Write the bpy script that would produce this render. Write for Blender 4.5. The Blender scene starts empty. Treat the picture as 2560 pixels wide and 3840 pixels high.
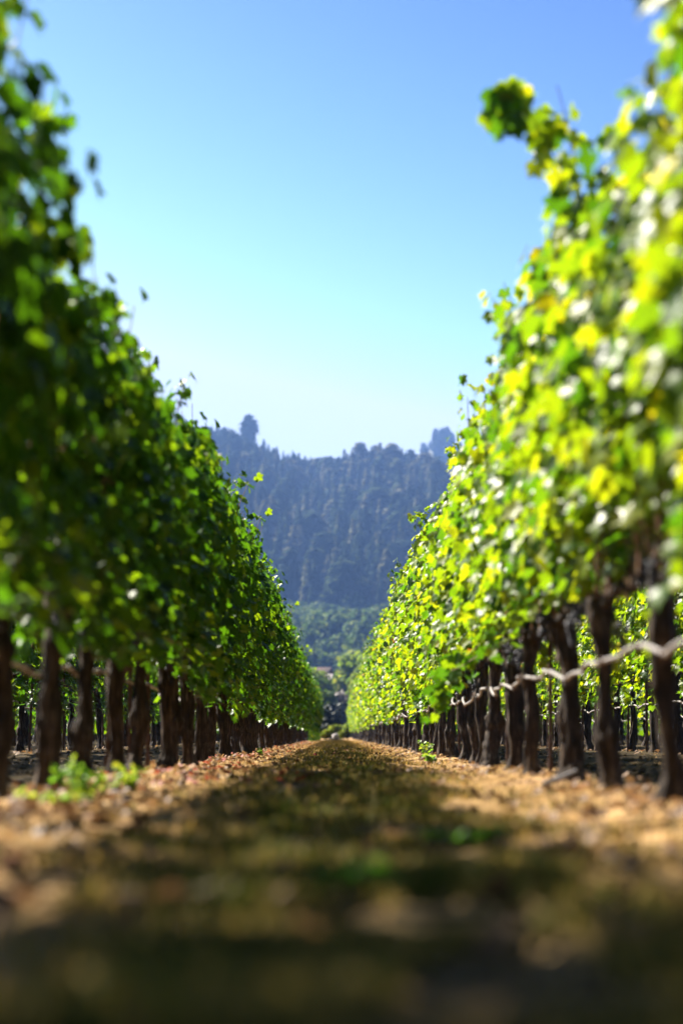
import bpy, math, random
import numpy as np
from mathutils import Vector, Matrix, noise

R = math.radians
rng = np.random.default_rng(7)
random.seed(7)
scene = bpy.context.scene
COL = scene.collection

# ------------------------------------------------------------------ camera
SUN_AZ, SUN_EL = -50.0, 45.0          # azimuth clockwise from +Y (row direction), elevation
cam_d = bpy.data.cameras.new("camera")
cam = bpy.data.objects.new("camera", cam_d)
COL.objects.link(cam)
cam_d.sensor_fit = 'VERTICAL'
cam_d.sensor_height = 36.0
cam_d.sensor_width = 24.0
cam_d.lens = 85.0
cam_d.clip_start = 0.05
cam_d.clip_end = 8000.0
cam.location = (0, 0, 0.28)
cam.rotation_euler = (R(90 + 5.27), 0, R(-0.145))
cam_d.dof.use_dof = True
cam_d.dof.focus_distance = 33.0
cam_d.dof.aperture_fstop = 1.75
scene.camera = cam

# ------------------------------------------------------------------ world
world = bpy.data.worlds.new("World")
scene.world = world
world.use_nodes = True
wn = world.node_tree.nodes
wl = world.node_tree.links
sky = wn.new('ShaderNodeTexSky')
sky.sky_type = 'NISHITA'
sky.sun_disc = False
sky.sun_elevation = R(SUN_EL)
sky.sun_rotation = R(SUN_AZ)
sky.air_density = 1.0
sky.dust_density = 1.0
sky.ozone_density = 1.2
# deepen the blue: a steeper response than the plain clear-sky model
gam = wn.new('ShaderNodeGamma'); gam.inputs[1].default_value = 3.8
scl = wn.new('ShaderNodeVectorMath'); scl.operation = 'MULTIPLY'; scl.inputs[1].default_value = (0.0160, 0.0092, 0.0053)
cut = wn.new('ShaderNodeVectorMath'); cut.operation = 'MINIMUM'; cut.inputs[1].default_value = (4.40, 5.25, 6.35)   # keeps the glow round the sun from acting as a second lamp
wl.new(sky.outputs[0], cut.inputs[0]); wl.new(cut.outputs[0], gam.inputs[0]); wl.new(gam.outputs[0], scl.inputs[0])
wl.new(scl.outputs[0], wn['Background'].inputs[0])
wn['Background'].inputs[1].default_value = 0.05

# ------------------------------------------------------------------ sun
sun_d = bpy.data.lights.new("sun", 'SUN')
sun_d.energy = 5.0
sun_d.angle = R(0.5)
sun_d.color = (1.0, 0.93, 0.82)
sun = bpy.data.objects.new("sun", sun_d)
COL.objects.link(sun)
sdir = Vector((math.sin(R(SUN_AZ)) * math.cos(R(SUN_EL)), math.cos(R(SUN_AZ)) * math.cos(R(SUN_EL)), math.sin(R(SUN_EL))))
sun.rotation_euler = (-sdir).to_track_quat('-Z', 'Y').to_euler()
sun.location = (-30, 20, 40)

scene.view_settings.view_transform = 'Standard'
scene.view_settings.look = 'None'
scene.view_settings.exposure = 2.05
scene.view_settings.gamma = 1.0
scene.render.engine = 'CYCLES'
scene.cycles.use_denoising = True
scene.cycles.max_bounces = 7
scene.cycles.diffuse_bounces = 1
scene.cycles.glossy_bounces = 2
scene.cycles.transmission_bounces = 3
scene.cycles.volume_bounces = 0
scene.cycles.sample_clamp_indirect = 6.0

# ------------------------------------------------------------------ helpers
def mesh_np(name, V, F, mat=None, attrs=None, smooth=False):
    """F: int array (n,3) or (n,4), or a list of such arrays"""
    me = bpy.data.meshes.new(name)
    V = np.asarray(V, np.float32)
    if not isinstance(F, list):
        F = [F]
    F = [np.asarray(f, np.int32) for f in F if len(f)]
    me.vertices.add(len(V))
    me.vertices.foreach_set('co', V.ravel())
    idx = np.concatenate([f.ravel() for f in F])
    tot = np.concatenate([np.full(len(f), f.shape[1], np.int32) for f in F])
    start = np.concatenate([[0], np.cumsum(tot)[:-1]]).astype(np.int32)
    me.loops.add(len(idx))
    me.loops.foreach_set('vertex_index', idx)
    me.polygons.add(len(tot))
    me.polygons.foreach_set('loop_start', start)
    me.polygons.foreach_set('loop_total', tot)
    if smooth:
        me.polygons.foreach_set('use_smooth', np.ones(len(tot), bool))
    for k, a in (attrs or {}).items():
        at = me.attributes.new(k, 'FLOAT', 'POINT')
        at.data.foreach_set('value', np.asarray(a, np.float32))
    me.update(calc_edges=True)
    me.validate()
    if mat:
        me.materials.append(mat)
    return me


def link(name, me, parent=None):
    o = bpy.data.objects.new(name, me)
    COL.objects.link(o)
    if parent:
        o.parent = parent
    return o


def tag(o, label=None, cat=None, group=None, kind=None):
    if label: o['label'] = label
    if cat: o['category'] = cat
    if group: o['group'] = group
    if kind: o['kind'] = kind
    return o


def empty(name, loc, rz=0.0):
    o = bpy.data.objects.new(name, None)
    o.empty_display_size = 0.1
    COL.objects.link(o)
    o.location = loc
    o.rotation_euler = (0, 0, rz)
    return o


def tile(TV, TF, Rm, T, S):
    """copies of a template: rotations (n,3,3), translations (n,3), scales (n,) or (n,3)"""
    n = len(T)
    S = np.asarray(S)
    if S.ndim == 1:
        S = S[:, None]
    P = TV[None] * S[:, None, :] if TV.ndim == 2 else TV * S[:, None, :]
    V = np.einsum('nij,nkj->nki', Rm, P) + T[:, None, :]
    k = P.shape[1]
    off = (np.arange(n) * k)[:, None, None]
    F = [(f[None] + off).reshape(-1, f.shape[1]) for f in (TF if isinstance(TF, list) else [TF])]
    return V.reshape(-1, 3), F, k


def unit(a):
    return a / np.maximum(np.linalg.norm(a, axis=-1, keepdims=True), 1e-9)


def frames(nrm, tip):
    z = unit(nrm)
    y = unit(tip - (tip * z).sum(-1, keepdims=True) * z)
    x = np.cross(y, z)
    return np.stack([x, y, z], axis=-1)          # columns


def tube(pts, rad, seg=8, twist=0.0, shape=None, cap=True):
    """generic tube along pts (n,3) with radii; shape(i, ang)-> factor"""
    pts = np.asarray(pts, float)
    n = len(pts)
    t = unit(np.gradient(pts, axis=0))
    up = np.array([1.0, 0.13, 0.05]) if abs(t[0][2]) > 0.7 else np.array([0.03, 0.1, 1.0])
    V = []
    for i in range(n):
        a = unit(np.cross(up, t[i])); b = np.cross(t[i], a)
        for k in range(seg):
            an = 2 * math.pi * k / seg + twist * i
            r = rad[i] * (shape(i, k) if shape else 1.0)
            V.append(pts[i] + r * (math.cos(an) * a + math.sin(an) * b))
    F = []
    for i in range(n - 1):
        for k in range(seg):
            k2 = (k + 1) % seg
            F.append((i * seg + k, i * seg + k2, (i + 1) * seg + k2, (i + 1) * seg + k))
    T = []
    if cap:
        V += [pts[0], pts[-1]]
        c0, c1 = n * seg, n * seg + 1
        for k in range(seg):
            k2 = (k + 1) % seg
            T.append((c0, k2, k)); T.append((c1, (n - 1) * seg + k, (n - 1) * seg + k2))
    return np.array(V), [np.array(F, int).reshape(-1, 4), np.array(T, int).reshape(-1, 3)]


def merge(parts):
    """list of (V, [quads, tris])"""
    Vs, Q, T, o = [], [], [], 0
    for V, F in parts:
        Vs.append(V)
        for f in F:
            if len(f) == 0: continue
            (Q if f.shape[1] == 4 else T).append(f + o)
        o += len(V)
    out = []
    if Q: out.append(np.concatenate(Q))
    if T: out.append(np.concatenate(T))
    return np.concatenate(Vs), out


def gz(x, y):
    """ground height"""
    x = np.asarray(x, float); y = np.asarray(y, float)
    s = np.clip((np.abs(x) - 1.6) / 1.6, 0, 1)
    z = 0.06 * s * s * (3 - 2 * s)
    near = np.clip((90 - y) / 60, 0.15, 1)
    z = z + near * (0.012 * np.sin(2.1 * x + 0.7 * y) * np.sin(1.3 * y - 0.9 * x) + 0.010 * np.sin(5.3 * x + 1.9) * np.sin(3.7 * y)
                    + 0.008 * np.sin(0.45 * y + 1.0))
    z = z - 0.018 * np.exp(-((np.abs(x) - 0.78) / 0.16) ** 2)      # wheel tracks
    z = z + 0.025 * np.exp(-((np.abs(x) - 1.25) / 0.22) ** 2)      # low berm under the vines
    return z

# ------------------------------------------------------------------ materials
def new_mat(name):
    m = bpy.data.materials.new(name)
    m.use_nodes = True
    nt = m.node_tree
    b = nt.nodes['Principled BSDF']
    return m, nt, b


def ramp(nt, fac, stops):
    r = nt.nodes.new('ShaderNodeValToRGB')
    e = r.color_ramp.elements
    while len(e) < len(stops):
        e.new(0.5)
    for el, (p, c) in zip(e, stops):
        el.position = p
        el.color = (*c, 1)
    nt.links.new(fac, r.inputs[0])
    return r.outputs[0]


def attr(nt, name):
    a = nt.nodes.new('ShaderNodeAttribute')
    a.attribute_name = name
    return a.outputs['Fac']


def noise_n(nt, scale, detail=4, coord='Object', stretch=None, rough=0.6):
    tc = nt.nodes.new('ShaderNodeTexCoord')
    src = tc.outputs[coord]
    if stretch:
        mp = nt.nodes.new('ShaderNodeMapping')
        mp.inputs['Scale'].default_value = stretch
        nt.links.new(src, mp.inputs[0])
        src = mp.outputs[0]
    n = nt.nodes.new('ShaderNodeTexNoise')
    n.inputs['Scale'].default_value = scale
    n.inputs['Detail'].default_value = detail
    n.inputs['Roughness'].default_value = rough
    nt.links.new(src, n.inputs['Vector'])
    return n.outputs['Fac']


def leaf_material(name, stops, trans=0.5, tgain=(2.2, 2.3, 1.2), rough=0.38, spec=0.5):
    m, nt, b = new_mat(name)
    col = ramp(nt, attr(nt, 'tone'), stops)
    b.inputs['Roughness'].default_value = rough
    b.inputs['Specular IOR Level'].default_value = spec
    nt.links.new(col, b.inputs['Base Color'])
    mul = nt.nodes.new('ShaderNodeVectorMath'); mul.operation = 'MULTIPLY'
    mul.inputs[1].default_value = tgain
    nt.links.new(col, mul.inputs[0])
    tr = nt.nodes.new('ShaderNodeBsdfTranslucent')
    nt.links.new(mul.outputs[0], tr.inputs['Color'])
    mx = nt.nodes.new('ShaderNodeMixShader')
    mx.inputs[0].default_value = trans
    nt.links.new(b.outputs[0], mx.inputs[1])
    nt.links.new(tr.outputs[0], mx.inputs[2])
    nt.links.new(mx.outputs[0], nt.nodes['Material Output'].inputs['Surface'])
    return m


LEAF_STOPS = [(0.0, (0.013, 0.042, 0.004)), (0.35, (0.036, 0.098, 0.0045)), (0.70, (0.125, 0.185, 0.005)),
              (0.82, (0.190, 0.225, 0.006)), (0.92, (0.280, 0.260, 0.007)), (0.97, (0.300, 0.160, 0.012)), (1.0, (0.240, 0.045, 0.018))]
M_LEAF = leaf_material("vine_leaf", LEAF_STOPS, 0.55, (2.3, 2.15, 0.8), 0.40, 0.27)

def bark_material(name, dark, mid, light, scale=1.0):
    m, nt, b = new_mat(name)
    f = noise_n(nt, 9 * scale, 6, 'Object', (6, 6, 0.7), 0.65)
    g = noise_n(nt, 3 * scale, 3)
    ad = nt.nodes.new('ShaderNodeMath'); ad.operation = 'MULTIPLY_ADD'
    nt.links.new(g, ad.inputs[0]); ad.inputs[1].default_value = 0.5
    nt.links.new(f, ad.inputs[2])
    col = ramp(nt, ad.outputs[0], [(0.58, dark), (0.76, mid), (0.98, light)])
    nt.links.new(col, b.inputs['Base Color'])
    b.inputs['Roughness'].default_value = 0.85
    b.inputs['Specular IOR Level'].default_value = 0.2
    bp = nt.nodes.new('ShaderNodeBump')
    bp.inputs['Strength'].default_value = 0.9
    bp.inputs['Distance'].default_value = 0.012
    nt.links.new(f, bp.inputs['Height'])
    nt.links.new(bp.outputs[0], b.inputs['Normal'])
    return m

M_BARK = bark_material("vine_bark", (0.006, 0.004, 0.003), (0.032, 0.021, 0.0135), (0.15, 0.11, 0.082))
M_TREEBARK = bark_material("tree_bark", (0.03, 0.022, 0.016), (0.08, 0.06, 0.045), (0.14, 0.11, 0.09), 0.3)

def plain(name, color, rough=0.6, spec=0.3, var=0.0, scale=20, metal=0.0):
    m, nt, b = new_mat(name)
    b.inputs['Roughness'].default_value = rough
    b.inputs['Specular IOR Level'].default_value = spec
    b.inputs['Metallic'].default_value = metal
    f = noise_n(nt, scale, 5)
    lo = tuple(c * (1 - var) for c in color); hi = tuple(min(1, c * (1 + var)) for c in color)
    nt.links.new(ramp(nt, f, [(0.3, lo), (0.7, hi)]), b.inputs['Base Color'])
    return m

M_CANE = plain("cane_bark", (0.22, 0.12, 0.065), 0.6, 0.3, 0.35)
M_GRAPE = plain("grape_skin", (0.012, 0.013, 0.032), 0.38, 0.5, 0.5, 60)
M_HOSE = plain("weathered_hose", (0.25, 0.225, 0.215), 0.5, 0.3, 0.18, 30)
M_STAKE = plain("rusty_steel", (0.085, 0.045, 0.03), 0.7, 0.3, 0.4, 40, 0.3)
M_ROCK = plain("pale_rock", (0.42, 0.39, 0.38), 0.85, 0.2, 0.3, 6)
M_TIE = plain("teal_plastic", (0.02, 0.30, 0.30), 0.5, 0.4, 0.2)
M_ROOF_BROWN = plain("brown_shingle", (0.15, 0.10, 0.08), 0.85, 0.2, 0.25, 3)
M_ROOF_GREY = plain("lavender_metal_roof", (0.20, 0.165, 0.175), 0.6, 0.3, 0.15, 2)
M_WALL_DARK = plain("dark_boards", (0.06, 0.045, 0.04), 0.8, 0.2, 0.3, 2)
M_GLASS = plain("window_glass", (0.03, 0.035, 0.04), 0.15, 0.6, 0.2, 2)
M_WALL_PALE = plain("weathered_boards", (0.22, 0.19, 0.18), 0.8, 0.2, 0.2, 2)

# ground: bare straw-coloured soil, darker soil and thatch, deepened where shade lies
M_GROUND, nt, b = new_mat("soil")
f1 = noise_n(nt, 1.3, 6, 'Object', None, 0.7)
f2 = noise_n(nt, 22, 4, 'Object', None, 0.7)
ad = nt.nodes.new('ShaderNodeMath'); ad.operation = 'MULTIPLY_ADD'
nt.links.new(f2, ad.inputs[0]); ad.inputs[1].default_value = 0.7; nt.links.new(f1, ad.inputs[2])
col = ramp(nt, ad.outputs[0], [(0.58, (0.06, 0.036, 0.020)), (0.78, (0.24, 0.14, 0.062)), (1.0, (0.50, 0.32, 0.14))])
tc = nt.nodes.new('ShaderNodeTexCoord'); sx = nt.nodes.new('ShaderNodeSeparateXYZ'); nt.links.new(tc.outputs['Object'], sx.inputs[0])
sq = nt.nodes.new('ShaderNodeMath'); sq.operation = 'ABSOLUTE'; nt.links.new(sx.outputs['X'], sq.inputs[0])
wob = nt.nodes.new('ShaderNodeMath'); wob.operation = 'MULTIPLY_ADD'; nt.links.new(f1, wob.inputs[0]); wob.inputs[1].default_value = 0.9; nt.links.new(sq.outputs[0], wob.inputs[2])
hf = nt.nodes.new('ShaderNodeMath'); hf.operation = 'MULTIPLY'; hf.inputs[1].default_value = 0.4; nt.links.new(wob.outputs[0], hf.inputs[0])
mask = ramp(nt, hf.outputs[0], [(0.32, (1, 1, 1)), (0.41, (0, 0, 0)), (0.74, (0, 0, 0)), (0.86, (1, 1, 1))])  # path centre and inter-row ground darker: thatch, soil and painted-in shade
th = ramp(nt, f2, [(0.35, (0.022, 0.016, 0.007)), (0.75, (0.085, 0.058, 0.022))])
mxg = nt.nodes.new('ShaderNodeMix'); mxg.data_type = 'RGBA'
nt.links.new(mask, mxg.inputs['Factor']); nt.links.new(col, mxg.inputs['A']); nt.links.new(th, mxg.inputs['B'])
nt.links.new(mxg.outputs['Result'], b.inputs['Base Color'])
b.inputs['Roughness'].default_value = 0.95
b.inputs['Specular IOR Level'].default_value = 0.1
bp = nt.nodes.new('ShaderNodeBump'); bp.inputs['Strength'].default_value = 1.0; bp.inputs['Distance'].default_value = 0.03
nt.links.new(f2, bp.inputs['Height']); nt.links.new(bp.outputs[0], b.inputs['Normal'])

M_HILL, nt, b = new_mat("hill_soil")
nt.links.new(ramp(nt, noise_n(nt, 0.03, 6), [(0.35, (0.03, 0.04, 0.018)), (0.7, (0.10, 0.085, 0.05))]), b.inputs['Base Color'])
b.inputs['Roughness'].default_value = 0.95

GRASS_STOPS = [(0.0, (0.030, 0.055, 0.007)), (0.40, (0.075, 0.085, 0.014)), (0.60, (0.17, 0.125, 0.032)), (1.0, (0.44, 0.28, 0.09))]
M_GRASS = leaf_material("dry_grass", GRASS_STOPS, 0.3, (1.4, 1.4, 1.0), 0.7, 0.12)
STRAW_STOPS = [(0.0, (0.09, 0.055, 0.03)), (0.4, (0.34, 0.20, 0.075)), (1.0, (0.62, 0.42, 0.17))]
M_STRAW = leaf_material("straw", STRAW_STOPS, 0.15, (1.0, 1.0, 1.0), 0.65, 0.12)
LITTER_STOPS = [(0.0, (0.08, 0.045, 0.025)), (0.35, (0.19, 0.105, 0.05)), (0.6, (0.30, 0.19, 0.09)), (0.80, (0.22, 0.05, 0.03)), (1.0, (0.32, 0.05, 0.025))]
M_LITTER = leaf_material("dead_leaf", LITTER_STOPS, 0.25, (1.3, 1.2, 1.0), 0.6, 0.2)
WEED_STOPS = [(0.0, (0.045, 0.13, 0.012)), (0.6, (0.11, 0.22, 0.015)), (1.0, (0.30, 0.30, 0.03))]
M_WEED = leaf_material("weed_leaf", WEED_STOPS, 0.5, (2.0, 2.0, 1.2), 0.45, 0.4)
FOREST_STOPS = [(0.0, (0.020, 0.032, 0.018)), (0.5, (0.040, 0.056, 0.026)), (0.7, (0.075, 0.078, 0.042)), (1.0, (0.125, 0.125, 0.075))]
M_FOREST = leaf_material("forest_needles", FOREST_STOPS, 0.15, (1.2, 1.2, 1.0), 0.9, 0.0)
OAK_STOPS = [(0.0, (0.030, 0.062, 0.014)), (0.6, (0.075, 0.122, 0.026)), (1.0, (0.17, 0.20, 0.042))]
M_OAK = leaf_material("oak_leaf", OAK_STOPS, 0.3, (1.5, 1.5, 1.0), 0.8, 0.1)
BRIGHT_STOPS = [(0.0, (0.06, 0.11, 0.018)), (0.6, (0.13, 0.19, 0.025)), (1.0, (0.26, 0.26, 0.05))]
M_BRIGHT = leaf_material("garden_tree_leaf", BRIGHT_STOPS, 0.4, (1.8, 1.8, 1.1), 0.7, 0.1)
GREY_STOPS = [(0.0, (0.10, 0.085, 0.085)), (0.6, (0.19, 0.165, 0.15)), (1.0, (0.26, 0.235, 0.19))]
M_GREYLEAF = leaf_material("grey_shrub_leaf", GREY_STOPS, 0.2, (1.1, 1.1, 1.0), 0.6, 0.2)
SHADE_HEDGE_STOPS = [(0.0, (0.008, 0.015, 0.008)), (1.0, (0.022, 0.034, 0.016))]  # near-black leaf colour carries the shade under the trees
M_SHADE_HEDGE = leaf_material("shade_hedge_leaf", SHADE_HEDGE_STOPS, 0.1, (1.0, 1.0, 1.0), 0.6, 0.2)

# ------------------------------------------------------------------ ground and hills
def grid(xs, ys, zf):
    X, Y = np.meshgrid(xs, ys)
    V = np.stack([X, Y, zf(X, Y)], -1).reshape(-1, 3)
    nx, ny = len(xs), len(ys)
    i = (np.arange(ny - 1)[:, None] * nx + np.arange(nx - 1)[None]).ravel()
    return V, np.stack([i, i + 1, i + nx + 1, i + nx], -1)

xs = np.concatenate([[-5000, -1500, -400, -120, -40, -20], np.arange(-9, 9.01, 0.09), [20, 40, 120, 400, 1500, 5000]])
ys = np.concatenate([[-300, -60, -15], np.arange(0.0, 26, 0.09), np.arange(26, 70, 0.3), np.arange(70, 200, 2.0), [240, 300, 400, 700, 1300, 2500, 6000]])
V, F = grid(xs, ys, gz)
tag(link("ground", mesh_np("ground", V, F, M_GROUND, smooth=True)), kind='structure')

def hill_z(x, y):
    x = np.asarray(x, float); y = np.asarray(y, float)
    t = np.clip((y - 360) / 340, 0, 1)
    low = 26 * t * t * (3 - 2 * t)
    u = np.clip((y - 680) / (1250 - 680), 0, 1.0)
    rid = 137 + 4 * np.sin(x * 0.03 + 2.2) + 3 * np.sin(x * 0.085 + 0.5) + 0.28 * np.clip(-x - 16, 0, 60) - 7 * np.exp(-((x + 3) / 15) ** 2)
    z = low + (rid - 26) * u ** 0.9
    d = np.clip((y - 1250) / 500, 0, 1)
    z = z - 60 * d
    z = z + 4 * np.sin(x * 0.06 + y * 0.011) * u * (1 - u) * 2
    return z - 0.5 * (y < 362)

V, F = grid(np.arange(-420, 421, 12.0), np.arange(355, 1700, 14.0), hill_z)
tag(link("hill", mesh_np("hill", V, F, M_HILL, smooth=True)), kind='structure')

def far_z(x, y):
    return (230 * np.exp(-((x - 76) / 62) ** 2) + 3 * np.sin(x * 0.09)) * np.exp(-((y - 1750) / 200) ** 2) - 18
V, F = grid(np.arange(-200, 420, 10.0), np.arange(1400, 2100, 20.0), far_z)
tag(link("far_hill", mesh_np("far_hill", V, F, M_HILL, smooth=True)), kind='structure')

# ------------------------------------------------------------------ vine leaf template
def leaf_template():
    half = [(0, 1.0), (9, .80), (17, .82), (26, .58), (36, .74), (46, .86), (56, .92), (66, .74), (78, .60), (92, .70), (108, .74), (124, .62), (142, .56), (160, .46), (174, .18)]
    pts = []
    for a, r in half:
        pts.append((r * math.sin(R(a)), r * math.cos(R(a)), 0))
    for a, r in reversed(half[1:]):
        pts.append((-r * math.sin(R(a)), r * math.cos(R(a)), 0))
    pts = np.array(pts)
    mid = pts * 0.5
    n = len(pts)
    V = np.concatenate([[[0, 0, 0]], mid, pts])
    T, Q = [], []
    for k in range(n):
        k2 = (k + 1) % n
        T.append((0, 1 + k2, 1 + k))
        Q.append((1 + k, 1 + k2, 1 + n + k2, 1 + n + k))
    return V, [np.array(Q), np.array(T)]

LV, LF = leaf_template()

def leaves_mesh(name, P, N, tip, S, tone, mat, seed=0):
    rg = np.random.default_rng(seed)
    n = len(P)
    TV = np.repeat(LV[None], n, 0).copy()
    c1 = rg.uniform(-0.15, 0.45, n)[:, None]
    c2 = rg.uniform(-0.35, 0.10, n)[:, None]
    c3 = rg.uniform(-0.25, 0.25, n)[:, None]
    x, y = TV[..., 0], TV[..., 1]
    wav = 0.06 * np.sin(x * 5 + rg.uniform(0, 6, n)[:, None]) * np.sin(y * 5 + rg.uniform(0, 6, n)[:, None])
    TV[..., 2] = c1 * np.abs(x) + c2 * y * np.abs(y) + c3 * x * y + wav
    TV[..., 0] *= rg.uniform(0.88, 1.12, n)[:, None]
    V, F, k = tile(TV, LF, frames(N, tip), P, S)
    return mesh_np(name, V, F, mat, {'tone': np.repeat(tone, k)}, smooth=True)


def autumn_mean(a):
    return float(np.mean(a))


def tones(n, autumn, rg, clump=None):
    """autumn: share of yellow leaves"""
    t = rg.beta(2.2, 2.2, n) * 0.72
    if clump is not None:
        t = np.clip(t + clump, 0, 0.8)
    u = rg.random(n)
    t = np.where(u < autumn, rg.uniform(0.74, 0.93, n), t)
    t = np.where(u > 1 - 0.03 * min(autumn_mean(autumn), 0.25), rg.uniform(0.95, 1.0, n), t)
    return t


def make_foliage(seed, autumn, ztop=2.5, zlo=0.72, n_sh=17, half=0.93, dens=1.0, stick=0.12, wide=1.0, back=None, tone=0.0, hang=9):
    """leaves and canes of one vine; canopy trained up between wires, ragged top"""
    rg = np.random.default_rng(seed)
    P, N, T, S = [], [], [], []
    canes = []
    n_sh = int(n_sh * dens)
    for s in range(n_sh):
        y0 = -half + 2 * half * (s + rg.uniform(0.1, 0.9)) / n_sh
        x0 = rg.normal(0, 0.03)
        H = ztop - 0.88 + rg.normal(0, 0.16)
        lean = rg.normal(0, 0.13) * wide
        ly = rg.normal(0, 0.18)
        out = rg.random() < stick * 2
        if out:
            H += rg.uniform(0.05, 0.28)
        k = int(H / 0.065)
        ph = rg.uniform(0, 6)
        pts = []
        for i in range(k + 1):
            t = i / k
            x = x0 + lean * t ** 0.8 + 0.03 * math.sin(5 * t + ph)
            if out:
                x += math.copysign(0.14 * max(0, t - 0.72) / 0.28, lean)
            z = 0.88 + H * t
            if out and t > 0.9:
                z -= 0.05 * (t - 0.9) / 0.1
            pts.append((x, y0 + ly * t + 0.03 * math.cos(4 * t + ph), z))
        pts = np.array(pts)
        canes.append(tube(pts[::3] if len(pts[::3]) > 2 else pts, np.linspace(0.006, 0.0025, len(pts[::3])), 4, cap=False))
        side = 1
        for i in range(1, k + 1):
            side = -side
            m = 2 if rg.random() < 0.4 else 3
            if pts[i][2] > ztop: m = 2
            for _ in range(m):
                o = np.array([side * rg.uniform(0.25, 1.0), rg.normal(0, 0.7), rg.uniform(-0.1, 0.5)])
                o /= np.linalg.norm(o)
                P.append(pts[i] + o * rg.uniform(0.03, 0.14 if pts[i][2] < ztop - 0.1 else 0.07))
                N.append(np.array([o[0] * 0.8, o[1] * 0.3, 0.55]) + rg.normal(0, 0.38, 3))
                T.append(np.array([o[0] * 0.4, o[1] * 0.5, -0.8]) + rg.normal(0, 0.35, 3))
                S.append(rg.uniform(0.056, 0.090) * (1.0 if i < k - 4 else 0.8))
    # lateral shoots filling the sides of the canopy
    nl = int(640 * dens)
    for _ in range(nl):
        sd = rg.choice([-1, 1])
        z = zlo + (ztop - 0.1 - zlo) * rg.beta(1.15, 1.25)
        bulge = (0.17 + 0.17 * math.sin(math.pi * np.clip((z - 0.75) / 1.8, 0, 1))) * wide
        x = sd * abs(rg.normal(bulge, 0.07))
        y = rg.uniform(-half, half)
        if noise.noise(Vector((x * 2 + seed * 7.1, y * 2.6, z * 2.6))) < -0.22:
            continue
        P.append((x, y, z))
        N.append(np.array([sd * 0.75, rg.normal(0, 0.4), 0.5]) + rg.normal(0, 0.35, 3))
        T.append(np.array([sd * 0.3, 0, -0.85]) + rg.normal(0, 0.35, 3))
        S.append(rg.uniform(0.055, 0.088))
    # filler leaves added in the middle of the canopy to block sunlight
    for _ in range(int((400 if back is not None else 90) * dens)):
        P.append((rg.normal(0, 0.09), rg.uniform(-half, half), max(zlo, 0.95) + (ztop - 0.25 - max(zlo, 0.95)) * rg.random()))
        N.append(np.array([rg.choice([-1, 1]) * 0.7, 0.15, 0.5]) + rg.normal(0, 0.3, 3)); T.append(np.array([0, 0, -1]) + rg.normal(0, 0.4, 3))
        S.append(rg.uniform(0.075, 0.10))
    # leaves hanging below the wire on drooping laterals
    HP = []
    for h in range(hang):
        y = rg.uniform(-half, half); x = (1 if rg.random() < 0.75 else -1) * rg.uniform(0.05, 0.34); L = rg.uniform(0.12, 0.5)
        for j in range(int(L / 0.035)):
            HP.append(len(P))
            P.append((x + rg.normal(0, 0.03), y + rg.normal(0, 0.045), zlo + 0.05 - j * 0.035)); N.append(np.array([x * 2, 0, 0.6]) + rg.normal(0, 0.4, 3)); T.append(np.array([0, 0, -1]) + rg.normal(0, 0.3, 3)); S.append(rg.uniform(0.05, 0.08))
    P = np.array(P); N = np.array(N); T = np.array(T); S = np.array(S)
    zl = np.where(P[:, 0] > 0.02, zlo, zlo if back is None else back)
    keep = P[:, 2] > zl + rg.normal(0, 0.06, len(P))
    hole = np.array([noise.noise(Vector((p[0] * 1.6, p[1] * 3.0, p[2] * 3.0)) + Vector((seed * 4.1, 2.0, 0))) for p in P])
    keep &= hole > (-0.24 if back is not None else -0.33)
    if back is not None:
        # gaps the sun shines through on the shaded side
        sd_ = np.array(sdir)
        q = P - (P @ sd_)[:, None] * sd_
        gap = np.array([noise.noise(Vector(v * 5.5) + Vector((seed * 2.7, 5.0, 0))) for v in q])
        keep &= (gap < 0.07) | ((P[:, 0] > 0.17) & (rg.random(len(P)) < 0.75))
    keep[HP] = True
    P, N, T, S = P[keep], N[keep], T[keep], S[keep]
    # no leaf without neighbours on its shoot
    near = np.array([(np.abs(P - p).max(1) < 0.15).sum() for p in P]) > 3
    P, N, T, S = P[near], N[near], T[near], S[near]
    cl = np.array([noise.noise(Vector(p * 2.2) + Vector((seed * 3.3, 0, 0))) for p in P]) * 0.25
    au = np.array([max(0.0, noise.noise(Vector(p * 1.4) + Vector((0, seed * 5.7, 0)))) for p in P])
    tn = tones(len(P), autumn * (0.4 + 2.6 * au), rg, cl + tone)
    me = leaves_mesh("foliage", P, N, T, S, tn, M_LEAF, seed + 1)
    V, F = merge(canes)
    mc = mesh_np("canes", V, F, M_CANE, smooth=True)
    return me, mc


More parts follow.
